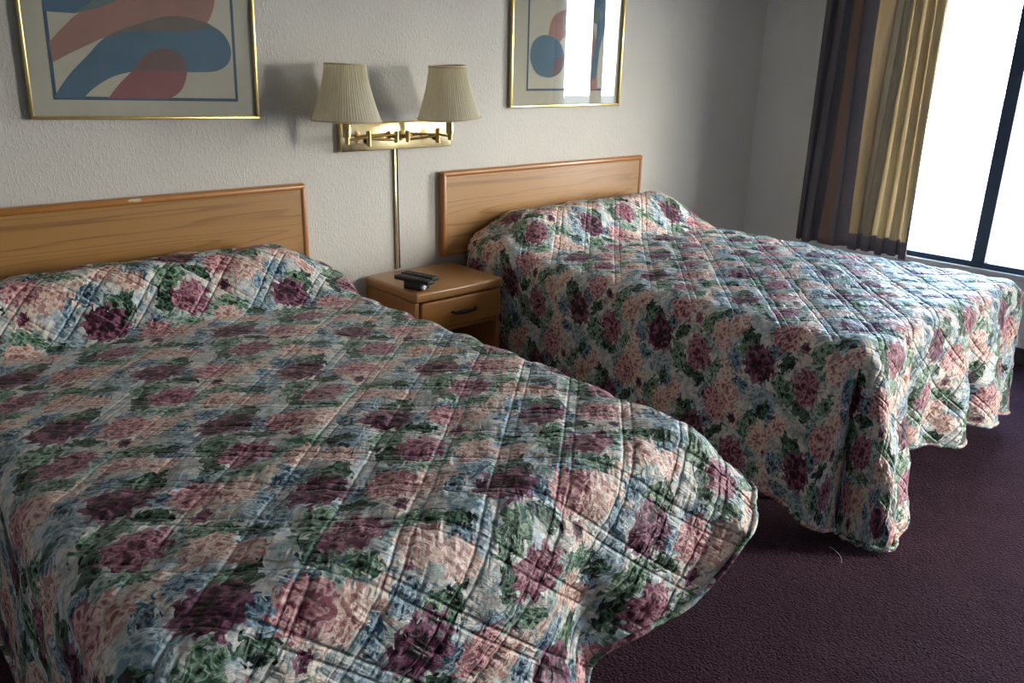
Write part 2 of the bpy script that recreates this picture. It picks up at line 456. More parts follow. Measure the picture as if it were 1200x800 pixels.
# door frame and open door leaf
bm = new()
for a in (dy0 - .05, dy1): box(bm, (XR - .012, a, 0), (XR + .0, a + .05, dz1 + .05), .003)
box(bm, (XR - .012, dy0 - .05, dz1), (XR, dy1 + .05, dz1 + .05), .003)
struct('trim_2', bm, M_trim)
bm = new(); box(bm, (XR - .065, dy0 - .045 - .78, .01), (XR - .02, dy0 - .045, dz1 - .01), .003)
dr = struct('door_1', bm, varied('door_paint', lin(120, 96, 84), .5))
bm = new(); lathe(bm, [(0, 0), (.012, .0), (.012, .03), (.026, .04), (.028, .055), (.018, .068), (0, .07)], (XR - .065, dy0 - .045 - .70, 1.0), 20, Matrix.Rotation(-PI / 2, 3, 'Y')); obj('door_knob', bm, M_brass, dr, True)
# baseboards
M_base = varied('dark_baseboard', lin(70, 56, 58), .6)
bm = new(); box(bm, (XL, -.014, 0), (XR, 0, .09), .004); struct('baseboard_back', bm, M_base)
bm = new(); box(bm, (XR - .014, dy1 + .05, 0), (XR, -.014, .09), .004); struct('baseboard_right', bm, M_base)

# outdoors: pale paving, far tan slope
bm = new(); box(bm, (XR + WT, -30, -.25), (60, 30, -.15)); struct('parking_lot', bm, varied('pale_concrete', (.46, .43, .39), .9, var=.1, scale=2))

# ------------------------------------------------------------------ bedspreads
def perlin(x, y, seed=0):
    rs = np.random.RandomState(seed); n = 256
    ang = rs.rand(n, n) * 2 * PI
    gx, gy = np.cos(ang), np.sin(ang)
    xi = np.floor(x).astype(int); yi = np.floor(y).astype(int)
    xf, yf = x - xi, y - yi
    u = xf ** 3 * (xf * (xf * 6 - 15) + 10); v = yf ** 3 * (yf * (yf * 6 - 15) + 10)
    def d(i, j):
        a, b_ = (xi + i) % n, (yi + j) % n
        return gx[a, b_] * (xf - i) + gy[a, b_] * (yf - j)
    return ((d(0, 0) * (1 - u) + d(1, 0) * u) * (1 - v) + (d(0, 1) * (1 - u) + d(1, 1) * u) * v) * 1.5

def table(pts, w, sig=.05):
    """smooth interpolation of (w, value) keys"""
    g = np.arange(-.6, 8, .01)
    v = np.interp(g, [p[0] for p in pts], [p[1] for p in pts])
    k = np.exp(-.5 * (np.arange(-30, 31) * .01 / sig) ** 2); k /= k.sum()
    v = np.convolve(np.pad(v, 30, mode='edge'), k, 'valid')
    return np.interp(w, g, v)

def smoothstep(x, a, b):
    q = np.clip((x - a) / (b - a), 0, 1); return q * q * (3 - 2 * q)

LC = .25
def bedspread(xa, xb, yh, yf, top, flare, hem, bumps, amp, seed, r=.075, D0=.6, step=.0065):
    """cloth grid in (s,t) metres draped over the inner rectangle; returns verts grid, uv grid"""
    s = np.linspace(xa - D0, xb + D0, int((xb - xa + 2 * D0) / step))
    t = np.linspace(yf - D0, yh, int((yh - yf + D0) / step))
    Sg, Tg = np.meshgrid(s, t, indexing='ij')
    cx = np.clip(Sg, xa, xb); cy = np.maximum(Tg, yf)
    dx = Sg - cx; dy = Tg - cy
    hyp = np.hypot(dx, dy)
    phi = np.arctan2(-dy, np.abs(dx) + 1e-9)            # 0 side .. pi/2 foot
    Ls, Lf = yh - yf, xb - xa
    left = cx < (xa + xb) / 2
    wl = np.where(dy >= 0, yh - cy, np.where(dx != 0, Ls + LC * phi / (PI / 2), Ls + LC + (cx - xa)))
    wr = np.where(dy >= 0, Ls + 2 * LC + Lf + (cy - yf), np.where(dx != 0, Ls + LC + Lf + LC * (1 - phi / (PI / 2)), Ls + LC + (cx - xa)))
    w = np.where(left, wl, wr)
    Dh = table(hem, w)
    mx = np.maximum(np.abs(dx), np.abs(dy)) / np.maximum(hyp, 1e-9)
    Dsq = D0 / np.maximum(mx, .5)
    d = hyp * Dh / Dsq
    nx = dx / np.maximum(hyp, 1e-9); ny = dy / np.maximum(hyp, 1e-9)
    U = cx + nx * d; V = cy + ny * d
    fl = np.radians(table(flare, w))
    th = PI / 2 - fl
    d1 = r * th
    O = np.where(d <= d1, r * np.sin(d / r), r * np.sin(th) + (d - d1) * np.cos(th))
    Z = np.where(d <= d1, r * (1 - np.cos(d / r)), r * (1 - np.cos(th)) + (d - d1) * np.sin(th))
    for (w0, d0, sw, sd, a) in bumps:
        O = O + a * np.exp(-.5 * ((w - w0) / sw) ** 2 - .5 * ((d - d0) / sd) ** 2) * smoothstep(d, .02, .12)
    # gentle natural flutes
    O = O + .014 * perlin(w * 5.5 + seed * 3.1, d * 1.2 + seed, seed) * smoothstep(d, .08, .45) * (hyp > 0)
    z0 = top(cx, cy)
    z = z0 - Z
    ex = np.maximum(0, .016 - z)
    O = O + ex * .55
    z = np.maximum(z, .016 + .012 * (1 + perlin(U * 14, V * 14, seed + 4)) * np.minimum(1, ex * 20))
    X = cx + nx * O; Y = cy + ny * O
    P = np.stack([X, Y, z], -1)
    # normals
    ga = np.gradient(P, axis=0); gb = np.gradient(P, axis=1)
    N = np.cross(ga, gb); N /= np.maximum(np.linalg.norm(N, axis=-1, keepdims=True), 1e-12)
    # quilting
    A, L, gp = math.radians(42), .137, .024
    H = []
    for sg in (-1, 1):
        q = (sg * math.sin(A) * U + math.cos(A) * V ) % L
        al = (math.cos(A) * U - sg * math.sin(A) * V)
        wide = np.where(q > gp, np.sin(PI * np.clip((q - gp) / (L - gp), 0, 1)) ** .38, 0)
        nar = np.where(q <= gp, .34 * np.sin(PI * np.clip(q / gp, 0, 1)) ** .6, 0)
        sd_ = np.minimum(np.minimum(q, np.abs(q - gp)), L - q)
        H.append((wide + nar, sd_, al))
    stretch = amp(U, V, d)
    puff = H[0][0] * H[1][0]
    puck = sum(np.exp(-h[1] / .016) * perlin(h[2] * 42, h[1] * 12 + k * 7, seed + 20 + k) for k, h in enumerate(H))
    wr = perlin(U * 9, V * 15, seed + 1) * .0035 + perlin(U * 22 + .3 * V, V * 30, seed + 2) * .0022
    disp = stretch * (.0088 * puff + .0028 * puck + wr)
    P = P + N * disp[..., None]
    P[..., 2] = np.maximum(P[..., 2], .014)
    return P, np.stack([U, V], -1), stretch + 0 * U

def grid_object(name, P, UV, RL, m, parent=None, thick=.009):
    n, k = P.shape[:2]
    me = bpy.data.meshes.new(name)
    idx = np.arange(n * k).reshape(n, k)
    q = np.stack([idx[:-1, :-1], idx[1:, :-1], idx[1:, 1:], idx[:-1, 1:]], -1).reshape(-1, 4)
    me.vertices.add(n * k); me.vertices.foreach_set('co', P.reshape(-1).astype(np.float32))
    me.loops.add(q.size); me.loops.foreach_set('vertex_index', q.reshape(-1).astype(np.int32))
    me.polygons.add(len(q)); me.polygons.foreach_set('loop_start', (np.arange(len(q)) * 4).astype(np.int32))
    me.update(calc_edges=True)
    uv = me.uv_layers.new(name='UVMap')
    uv.data.foreach_set('uv', UV.reshape(-1, 2)[q.reshape(-1)].reshape(-1).astype(np.float32))
    me.polygons.foreach_set('use_smooth', np.ones(len(q), dtype=bool))
    at = me.attributes.new('relief', 'FLOAT', 'POINT'); at.data.foreach_set('value', RL.reshape(-1).astype(np.float32))
    me.materials.append(m)
    o = link(bpy.data.objects.new(name, me), parent)
    so = o.modifiers.new('thickness', 'SOLIDIFY'); so.thickness = thick; so.offset = -1
    return o

def hem_line(P, trim=0):
    a = P[0, ::-1]; b_ = P[:, 0]; c = P[-1, :]
    return np.concatenate([a, b_[1:], c[1:]])

def binding(P, parent, m):
    pts = hem_line(P)[::3]
    bm = new(); tube(bm, [tuple(p + np.array([0, 0, .003])) for p in pts], .0075, 6)
    me = obj('hem_binding', bm, m, parent, True, 80)
    uv = me.data.uv_layers.new(name='UVMap')
    for lp in me.data.loops:
        v = me.data.vertices[lp.vertex_index].co
        uv.data[lp.index].uv = (v.x * 1.1 + v.z * .4, v.y + v.z * .7)
    return me

def pillow(x, y, x0, x1, hh, y0=-.50, y1=-.05, tail=.82):
    fy = smoothstep(y, y0, y0 + .26) * (1 - (1 - tail) * smoothstep(y, -.20, y1))
    fx = smoothstep(x, x0 - .02, x0 + .16) * (1 - smoothstep(x, x1 - .20, x1 + .02))
    return hh * fy * (.42 + .58 * fx)

def top1(x, y):
    z = .640 + .018 * np.exp(-((x + .75) / .5) ** 2) + .010 * perlin(x * 2.2, y * 2.2, 5)
    lump = 1 + .10 * perlin(x * 3, y * 2, 8)
    return z + pillow(x, y, -1.42, -.12, .150) * lump

def top2(x, y):
    z = .650 + .020 * np.exp(-((x - 1.42) / .55) ** 2) + .008 * perlin(x * 2.2, y * 2.2, 6)
    lump = 1 + .10 * perlin(x * 3, y * 2, 9)
    return z + pillow(x, y, .80, 2.12, .150) * lump

def amp1(U, V, d):
    flat = smoothstep(V, -1.55, -1.15) * (1 - smoothstep(V, -.50, -.42)) * smoothstep(-U, .0, .45)
    return 1.05 - .70 * flat + .35 * smoothstep(-V, 1.75, 2.2)
def amp2(U, V, d):
    return 1.0 - .45 * smoothstep(-U, -.70, -.55) + 0 * V

# bed with two end rails, seen only at its edges
def make_bed(name, label, x0, x1, y0, y1):
    r = thing(name, label, 'bed', ((x0 + x1) / 2, (y0 + y1) / 2, 0), group='double beds along the wall')
    o = Vector(r.location)
    def B(nm, lo, hi, m, bev=.0):
        bm = new(); box(bm, Vector(lo) - o, Vector(hi) - o, bev, 4); return obj(nm, bm, m, r, True)
    B('mattress', (x0, y0, .37), (x1, y1, .615), M_mattress, .06)
    B('box_spring', (x0 + .01, y0 + .01, .17), (x1 - .01, y1, .37), M_box, .025)
    bm = new()
    for xx in (x0 + .03, x1 - .06): box(bm, Vector((xx, y0 + .1, .14)) - o, Vector((xx + .03, y1 - .02, .17)) - o)
    for yy in (y0 + .12, y1 - .2): box(bm, Vector((x0 + .03, yy, .14)) - o, Vector((x1 - .03, yy + .03, .17)) - o)
    obj('bed_frame', bm, M_steel, r)
    for xx in (x0 + .12, x1 - .12):
        for yy in (y0 + .14, y1 - .18):
            bm = new(); lathe(bm, [(0, 0), (.022, 0), (.022, .012), (.014, .02), (.014, .145), (0, .145)], Vector((xx, yy, 0)) - o, 14); obj('leg', bm, M_steel, r, True)
    return r

make_bed('double_bed', 'double bed nearest the camera, under the floral quilt with a chipped oak headboard behind', -1.43, -.12, -1.93, -.04)
make_bed('double_bed.001', 'double bed by the window, standing right of the oak nightstand', .77, 2.09, -1.93, -.04)

Ls = 1.87; Lf1 = 1.25
# ---- near bed: w runs left side 0..1.87, corner ..2.12, foot ..3.37, corner ..3.62, right side ..5.49
hem1 = [(0, .56), (1.87, .56), (2.12, .56), (2.70, .60), (2.86, .58), (2.97, .44), (3.05, .425), (3.20, .42), (3.34, .33), (3.45, .265), (3.60, .28), (3.83, .42), (4.3, .54), (5.5, .56)]
flare1 = [(0, 2), (1.8, 3), (2.0, 10), (2.2, 10), (2.7, 12), (2.95, 12), (3.2, 21), (3.38, 42), (3.53, 46), (3.68, 32), (4.0, 18), (4.6, 10), (5.5, 7)]
bumps1 = [(2.94, .36, .06, .14, -.05), (2.76, .57, .09, .07, .12), (2.40, .5, .08, .14, -.03), (2.80, .20, .25, .09, .035)]
P1, UV1, RL1 = bedspread(-1.375, -.15, -.06, -1.93, top1, flare1, hem1, bumps1, amp1, 1)
M_q1 = quilt_mat('floral_quilt_print', (1.295, 1.492))
q1 = grid_object('bedspread', P1, UV1, RL1, M_q1)
tag(q1, 'quilted floral bedspread over the near bed, hem lifted off the carpet at its foot corner', 'bedspread', 'floral bedspreads on the two beds')
binding(P1, q1, M_q1)

Lf2 = 1.26
hem2 = [(0, .56), (1.3, .56), (1.60, .59), (1.78, .61), (1.86, .63), (1.94, .66), (2.02, .72), (2.12, .72), (2.22, .70), (2.30, .64), (2.37, .53), (2.44, .49), (2.60, .53), (2.76, .57), (2.87, .50), (2.96, .54), (3.2, .57), (3.45, .62), (3.6, .6), (5.5, .56)]
flare2 = [(0, 2), (.45, 3), (.8, 7), (1.5, 8), (1.80, 8), (1.92, 8), (2.05, 8), (2.2, 8), (2.4, 4), (3.4, 5), (5.5, 6)]
bumps2 = [(1.86, .55, .05, .24, .035), (1.975, .55, .035, .30, -.085), (2.10, .60, .05, .30, .05), (2.24, .62, .06, .26, .045), (2.40, .5, .045, .2, -.06), (2.58, .5, .05, .2, -.02), (2.75, .5, .07, .2, .06), (2.87, .5, .04, .18, -.07), (3.04, .5, .10, .2, .06), (3.24, .5, .06, .2, -.05),
          (1.50, .55, .2, .15, .02)]
P2, UV2, RL2 = bedspread(.80, 2.06, -.06, -1.93, top2, flare2, hem2, bumps2, amp2, 2)
M_q2 = quilt_mat('floral_quilt_print_far', (-.62, 1.22))
q2 = grid_object('bedspread.001', P2, UV2, RL2, M_q2)
tag(q2, 'quilted floral bedspread over the far bed by the window, corner trailing on the carpet', 'bedspread', 'floral bedspreads on the two beds')
binding(P2, q2, M_q2)
M_thread = varied('loose_thread', lin(190, 186, 180), .8)
for (a, bq) in (((.62, -2.02, .03), (.60, -2.075, .004)), ((.80, -2.10, .03), (.90, -2.12, .075)), ((.86, -2.10, .03), (.80, -2.15, .004))):
    a = Vector(a); c = Vector(bq); mid = (a + c) / 2 + Vector((.012, -.02, .006))
    pts = [a * (1 - u) ** 2 + mid * 2 * u * (1 - u) + c * u * u for u in [i / 8 for i in range(9)]]
    bm = new(); tube(bm, pts, .0009, 5); obj('loose_thread', bm, M_thread, q2, True)

# ------------------------------------------------------------------ headboards
def headboard(name, label, x0, x1, z0, z1, chip=False):
    r = thing(name, label, 'headboard', ((x0 + x1) / 2, 0, z0), group='oak headboards on the wall')
    o = Vector(r.location)
    bm = new(); box(bm, Vector((x0 + .018, -.032, z0 + .02)) - o, Vector((x1 - .018, -.002, z1 - .022)) - o, .002); obj('panel', bm, M_oak, r)
    bm = new()
    box(bm, Vector((x0, -.038, z1 - .026)) - o, Vector((x1, -.002, z1)) - o, .011, 4)
    obj('top_rail', bm, M_oak_edge, r, True)
    bm = new(); box(bm, Vector((x0, -.038, z0)) - o, Vector((x1, -.002, z0 + .026)) - o, .011, 4); obj('bottom_rail', bm, M_oak_edge, r, True)
    for a in (x0, x1 - .026):
        bm = new(); box(bm, Vector((a, -.038, z0 + .002)) - o, Vector((a + .026, -.002, z1 - .002)) - o, .011, 4); obj('side_rail', bm, M_oak_v, r, True)
    if chip:
        bm = new()
        rg = random.Random(3)
        n = 18
        for layer in (0,):
            c = Vector((-.735, -.0385, z1 - .008)) - o
            ring = [bm.verts.new(c + Vector((.026 * math.cos(2 * PI * k / n) * rg.uniform(.6, 1.15), 0, .006 * math.sin(2 * PI * k / n) * rg.uniform(.6, 1.2)))) for k in range(n)]
            ring2 = [bm.verts.new(v.co * 1 + Vector((0, .004, 0))) for v in ring]
            bm.faces.new(ring)
            for k in range(n): bm.faces.new([ring[k], ring[(k + 1) % n], ring2[(k + 1) % n], ring2[k]])
        tag(obj('chipped_spot', bm, M_white_chip, r), 'pale chipped spot on the top rail')
    return r
headboard('headboard', 'oak headboard with a pale chip in its top rail, behind the near bed', -1.50, -.080, .61, 1.0, True)
headboard('headboard.001', 'unchipped oak headboard on the wall behind the bed by the window', .596, 1.996, .61, 1.0)

# ------------------------------------------------------------------ nightstand
nx0, nx1, nyf, nz = .185, .656, -.392, .58
ns = thing('nightstand', 'small oak nightstand with one drawer and open shelf, between the two beds', 'nightstand', ((nx0 + nx1) / 2, -.19, 0))
o = Vector(ns.location)
def NB(nm, lo, hi, m, bev=.003, seg=3, par=ns):
    bm = new(); box(bm, Vector(lo) - o, Vector(hi) - o, bev, seg); return obj(nm, bm, m, par, True)
NB('top', (nx0, nyf, nz - .045), (nx1, -.012, nz), M_oak_top, .014, 5)
for a in (nx0 + .006, nx1 - .028): NB('side_panel', (a, nyf + .014, 0), (a + .022, -.016, nz - .045), M_oak_v)
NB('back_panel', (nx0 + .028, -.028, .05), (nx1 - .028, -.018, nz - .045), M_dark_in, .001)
NB('divider', (nx0 + .028, nyf + .020, .385), (nx1 - .028, -.028, .403), M_oak_edge)
NB('bottom_shelf', (nx0 + .028, nyf + .020, .08), (nx1 - .028, -.028, .10), M_oak_edge)
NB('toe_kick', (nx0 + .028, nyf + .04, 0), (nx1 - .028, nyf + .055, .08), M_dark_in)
dw = NB('drawer', (nx0 + .032, nyf + .000, .411), (nx1 - .013, nyf + .022, nz - .049), M_oak_edge, .007, 3)
bm = new()
c = Vector(((.37 + .496) / 2, nyf, .471)) - o
pts = [c + Vector((-.063, .004, 0)), c + Vector((-.060, -.014, 0)), c + Vector((-.045, -.022, -.001)), c + Vector((0, -.024, -.002)), c + Vector((.045, -.022, -.001)), c + Vector((.060, -.014, 0)), c + Vector((.063, .004, 0))]
tube(bm, pts, [.006, .006, .007, .0085, .007, .006, .006], 10)
obj('handle', bm, M_black, dw, True)

# ------------------------------------------------------------------ things on the nightstand
def rot_box(name, c, sz, az, pitch, m, parent, bev=.004):
    M = Matrix.Translation(c) @ Matrix.Rotation(az, 4, 'Z') @ Matrix.Rotation(pitch, 4, 'Y')
    bm = new(); box(bm, [-q / 2 for q in sz], [q / 2 for q in sz], bev, 3, M=M)
    return obj(name, bm, m, parent, True)
bx = thing('small_box', 'small black box with a silver knob on the nightstand, under two remotes', 'box', (.244, -.318, nz), (0, 0, math.radians(-76)))
rot_box('case', Vector((0, 0, .017)), (.088, .066, .034), 0, 0, M_black, bx, .005)
bm = new(); lathe(bm, [(0, 0), (.012, 0), (.012, .01), (.009, .014), (0, .014)], (.043, -.016, .015), 20, Matrix.Rotation(PI / 2, 3, 'Y'))
tag(obj('knob', bm, M_silver, bx, True), 'small silver knob')
def remote(name, label, loc, az, tilt):
    r = thing(name, label, 'remote control', loc, (0, tilt, az), 'remotes on the nightstand')
    bm = new(); box(bm, (-.088, -.022, 0), (.088, .022, .018), .006, 3); obj('shell', bm, M_black, r, True)
    bm = new()
    for i in range(8):
        for j in range(3): box(bm, (-.07 + i * .017, -.015 + j * .011, .0175), (-.07 + i * .017 + .009, -.015 + j * .011 + .007, .0195), .001, 1)
    obj('keypad', bm, M_black2, r)
    bm = new(); box(bm, (.087, -.010, .005), (.0892, .010, .013), .001, 1); obj('infrared_window', bm, M_black2, r)
    return r
remote('remote_control', 'black remote on the box nearer the left edge of the nightstand', (.218, -.335, nz + .035), math.radians(-74), math.radians(1))
remote('remote_control.001', 'black remote lying on the box farther from the left bed', (.272, -.300, nz + .035), math.radians(-78), math.radians(-1))

# ------------------------------------------------------------------ double swing-arm wall lamp
lamp = thing('wall_lamp', 'brass double swing arm wall lamp with two pleated cream shades', 'lamp', (.37, 0, 1.166))
o = Vector(lamp.location)
V = lambda x, y, z: Vector((x, y, z)) - o
bm = new(); box(bm, V(.088, -.030, 1.110), V(.652, -.001, 1.224), .004, 3); obj('backplate', bm, M_brass, lamp, True)
bm = new(); box(bm, V(.356, -.012, .585), V(.364, -.001, 1.110), .002, 2)
tag(obj('cord_cover', bm, M_brass, lamp, True), 'thin brass cord cover running down to the nightstand')
bm = new(); tube(bm, [V(.374, -.006, 1.11), V(.374, -.006, .9), V(.376, -.006, .585)], .0028, 8); tag(obj('cord', bm, M_black2, lamp, True), 'dark lamp cord')
for sx in (.205, .560):
    bm = new(); lathe(bm, [(0, 0), (.011, 0), (.009, .010), (.004, .022), (0, .023)], V(sx, -.030, 1.150), 16, Matrix.Rotation(PI / 2, 3, 'X')); obj('switch_knob', bm, M_black, lamp, True)

def swing(px, ex, ey, hx, hy, ztilt):
    """pivot on the plate, elbow, lamp holder"""
    zc = 1.165
    a = new()
    tube(a, [V(px, -.028, zc), V(px, -.060, zc)], .008, 12)
    tube(a, [V(px, -.060, zc - .024), V(px, -.060, zc + .024)], .0105, 16)
    obj('pivot', a, M_dark_brass, lamp, True)
    a = new()
    tube(a, [V(px, -.060, zc + .012), V(ex, ey, zc + .004)], .0055, 10)
    tube(a, [V(px, -.060, zc - .014), V(ex, ey, zc + .000)], .0055, 10)
    obj('arm', a, M_dark_brass, lamp, True)
    a = new(); tube(a, [V(ex, ey, zc - .030), V(ex, ey, zc + .030)], .011, 16); tube(a, [V(ex, ey, zc - .002), V(ex, ey, zc + .002)], .013, 16); obj('elbow', a, M_dark_brass, lamp, True)
    a = new(); tube(a, [V(ex, ey, zc + .006), V(hx, hy, zc + .006)], .005, 10); tube(a, [V(hx, hy, zc - .008), V(hx, hy, zc + .018)], .010, 14); obj('forearm', a, M_dark_brass, lamp, True)
    R3 = Matrix.Rotation(ztilt[0], 3, 'X') @ Matrix.Rotation(ztilt[1], 3, 'Y')
    c = V(hx, hy, zc + .018)
    a = new(); lathe(a, [(0, 0), (.017, 0), (.017, .055), (.014, .062), (.014, .085), (0, .085)], c, 20, R3); obj('socket', a, M_dark_brass, lamp, True)
    a = new(); lathe(a, [(.012, .085), (.016, .10), (.029, .13), (.029, .145), (.018, .17), (0, .176)], c, 18, R3); obj('bulb', a, varied('frosted_bulb', (.8, .8, .78), .4), lamp, True)
    # pleated bell shade
    n = 288
    sb = c + R3 @ Vector((0, 0, .062))
    prof = []
    for i in range(13):
        u = i / 12
        prof.append((.076 + .055 * (1 - u) ** 1.45, u * .207))
    def rad(r, z, ang):
        k = .0017 * math.sin(ang * 72) + .0006 * math.sin(ang * 31 + 1) 
        return r + k
    a = new(); rings = lathe(a, prof, sb, n, R3, rad)
    sh = obj('lamp_shade', a, M_shade, lamp, True, 80)
    for (r, z) in ((.132, .002), (.0765, .206)):
        a = new()
        pts = [sb + R3 @ Vector((r * math.cos(2 * PI * k / 60), r * math.sin(2 * PI * k / 60), z)) for k in range(61)]
        tube(a, pts, .0032, 8, cap=False)
        obj('shade_trim', a, M_shade_trim, sh, True)
    a = new()
    for k in range(3):
        an = 2 * PI * k / 3 + .4
        tube(a, [sb + R3 @ Vector((.0755 * math.cos(an), .0755 * math.sin(an), .200)), sb + R3 @ Vector((.014 * math.cos(an), .014 * math.sin(an), .02))], .0015, 6)
    obj('shade_wire', a, M_brass, sh, True)
swing(.337, .185, -.085, .030, -.175, (0, math.radians(.8)))
swing(.395, .535, -.085, .508, -.205, (math.radians(1), math.radians(-3.5)))

# ------------------------------------------------------------------ framed prints
def bez(pts, n=14):
    """closed Catmull-Rom outline through the points; a point given as (x, z, 1) is a sharp corner"""
    out = []
    N = len(pts)
    for i in range(N):
        p0, p1, p2, p3 = pts[(i - 1) % N], pts[i], pts[(i + 1) % N], pts[(i + 2) % N]
        s1 = len(p1) == 3; s2 = len(p2) == 3
        for k in range(n):
            u = k / n
            m1 = [(p2[j] - p0[j]) / 2 for j in (0, 1)] if not s1 else [(p2[j] - p1[j]) * (1 if s2 else .6) for j in (0, 1)]
            m2 = [(p3[j] - p1[j]) / 2 for j in (0, 1)] if not s2 else [(p2[j] - p1[j]) * (1 if s1 else .6) for j in (0, 1)]
            h = (2 * u ** 3 - 3 * u ** 2 + 1, u ** 3 - 2 * u ** 2 + u, -2 * u ** 3 + 3 * u ** 2, u ** 3 - u ** 2)
            out.append(tuple(h[0] * p1[j] + h[1] * m1[j] + h[2] * p2[j] + h[3] * m2[j] for j in (0, 1)))
    return out

def picture(name, label, w, h, loc, roll, border, shapes):
    """origin at the lower left corner of the frame; shapes: (ink, outline points in frame metres)"""
    r = thing(name, label, 'picture', loc, (0, roll, 0), 'framed prints above the beds')
    f = .011
    for nm, lo, hi in (('frame_rail', (0, 0), (w, f)), ('frame_rail', (0, h - f), (w, h)), ('frame_rail', (0, f), (f, h - f)), ('frame_rail', (w - f, f), (w, h - f))):
        bm = new(); box(bm, (lo[0], -.024, lo[1]), (hi[0], -.001, hi[1]), .0025, 2); obj(nm, bm, M_gold, r, True)
    bm = new(); box(bm, (f, -.010, f), (w - f, -.002, h - f)); obj('mat_board', bm, M_mat, r)
    inks = list(M_art)
    bm = new()
    x0, z0, x1, z1 = border
    poly(bm, [(x0, z0), (x1, z0), (x1, z1), (x0, z1)], -.0105, 0)
    b_ = .0105
    for q in (((x0, z0), (x1, z0 + b_)), ((x0, z1 - b_), (x1, z1)), ((x0, z0), (x0 + b_, z1)), ((x1 - b_, z0), (x1, z1))):
        poly(bm, [q[0], (q[1][0], q[0][1]), q[1], (q[0][0], q[1][1])], -.0107, 1 + inks.index('navy'))
    for i, (ink, pts) in enumerate(shapes):
        P = [(min(max(x, x0), x1), min(max(z, z0), z1)) for x, z in bez(pts)]
        Q = [P[0]]
        for p in P[1:]:
            if (p[0] - Q[-1][0]) ** 2 + (p[1] - Q[-1][1]) ** 2 > 1e-8: Q.append(p)
        f_ = poly(bm, Q, -.0109 - .0002 * i, 1 + inks.index(ink))
    bmesh.ops.triangulate(bm, faces=[f for f in bm.faces if len(f.verts) > 4])
    tag(obj('print', bm, [M_paper] + [M_art[k] for k in inks], r), 'abstract print of overlapping blue and pink ribbons')
    bm = new(); box(bm, (f, -.0165, f), (w - f, -.0145, h - f)); obj('glass', bm, M_pic_glass, r)
    return r

ART1 = [
    ('blue', [(.075, .52, 1), (.075, .325, 1), (.165, .325, 1), (.24, .345), (.30, .372), (.34, .42), (.36, .50), (.25, .60)]),
    ('pink', [(.082, .235, 1), (.13, .285), (.18, .328), (.25, .352), (.31, .385), (.36, .43), (.42, .50), (.50, .56), (.58, .56), (.625, .49), (.625, .40), (.60, .335), (.56, .300), (.50, .290), (.42, .286), (.335, .280), (.25, .258), (.20, .235), (.14, .205), (.086, .175, 1)]),
    ('blue', [(.075, .068, 1), (.13, .14), (.19, .20), (.25, .258), (.345, .302), (.46, .338), (.56, .333), (.64, .300), (.672, .25), (.665, .20), (.62, .168), (.54, .160), (.42, .160), (.33, .155), (.26, .136), (.20, .10), (.165, .068, 1)]),
    ('brown', [(.25, .258), (.345, .302), (.46, .338), (.56, .333), (.605, .318), (.56, .300), (.50, .290), (.42, .286), (.335, .280)]),
    ('red', [(.240, .068, 1), (.28, .115), (.33, .162), (.36, .20), (.405, .228), (.46, .232), (.50, .205), (.510, .165), (.495, .115), (.47, .085), (.435, .068, 1)]),
    ('rust', [(.330, .160, 1), (.345, .182), (.375, .212), (.42, .232), (.465, .231), (.50, .205), (.511, .175), (.510, .161, 1)]),
    ('teal', [(.165, .327), (.22, .343), (.29, .370), (.345, .42), (.36, .50), (.315, .50), (.27, .42), (.22, .365)]),
]
picture('framed_print', 'gold-framed abstract print of blue and pink ribbons above the near bed', .765, .60, (-1.014, 0, 1.266), math.radians(1.3), (.075, .062, .690, .535), ART1)
ART2 = [
    ('pink', [(.25, .30), (.246, .35), (.28, .42), (.39, .455), (.50, .43), (.56, .36), (.59, .25), (.60, .15), (.605, .080, 1), (.55, .080, 1), (.545, .17), (.51, .28), (.45, .33), (.38, .34), (.33, .31), (.30, .28)]),
    ('blue', [(.24, .138), (.165, .160), (.128, .225), (.140, .29), (.19, .325), (.255, .328), (.32, .300), (.355, .24), (.345, .18), (.30, .146)]),
    ('rust', [(.285, .150), (.29, .20), (.32, .235), (.352, .235), (.345, .18), (.315, .152)]),
    ('blue', [(.52, .50), (.53, .42), (.58, .39), (.57, .28), (.55, .145), (.59, .145), (.61, .28), (.64, .38), (.65, .48), (.60, .54)]),
    ('teal', [(.532, .425), (.56, .400), (.585, .40), (.615, .44), (.58, .47), (.54, .46)]),
]
picture('framed_print.001', 'gold-framed abstract print above the far bed, its glass reflecting the window', .778, .60, (1.010, 0, 1.268), 0, (.108, .076, .690, .535), ART2)

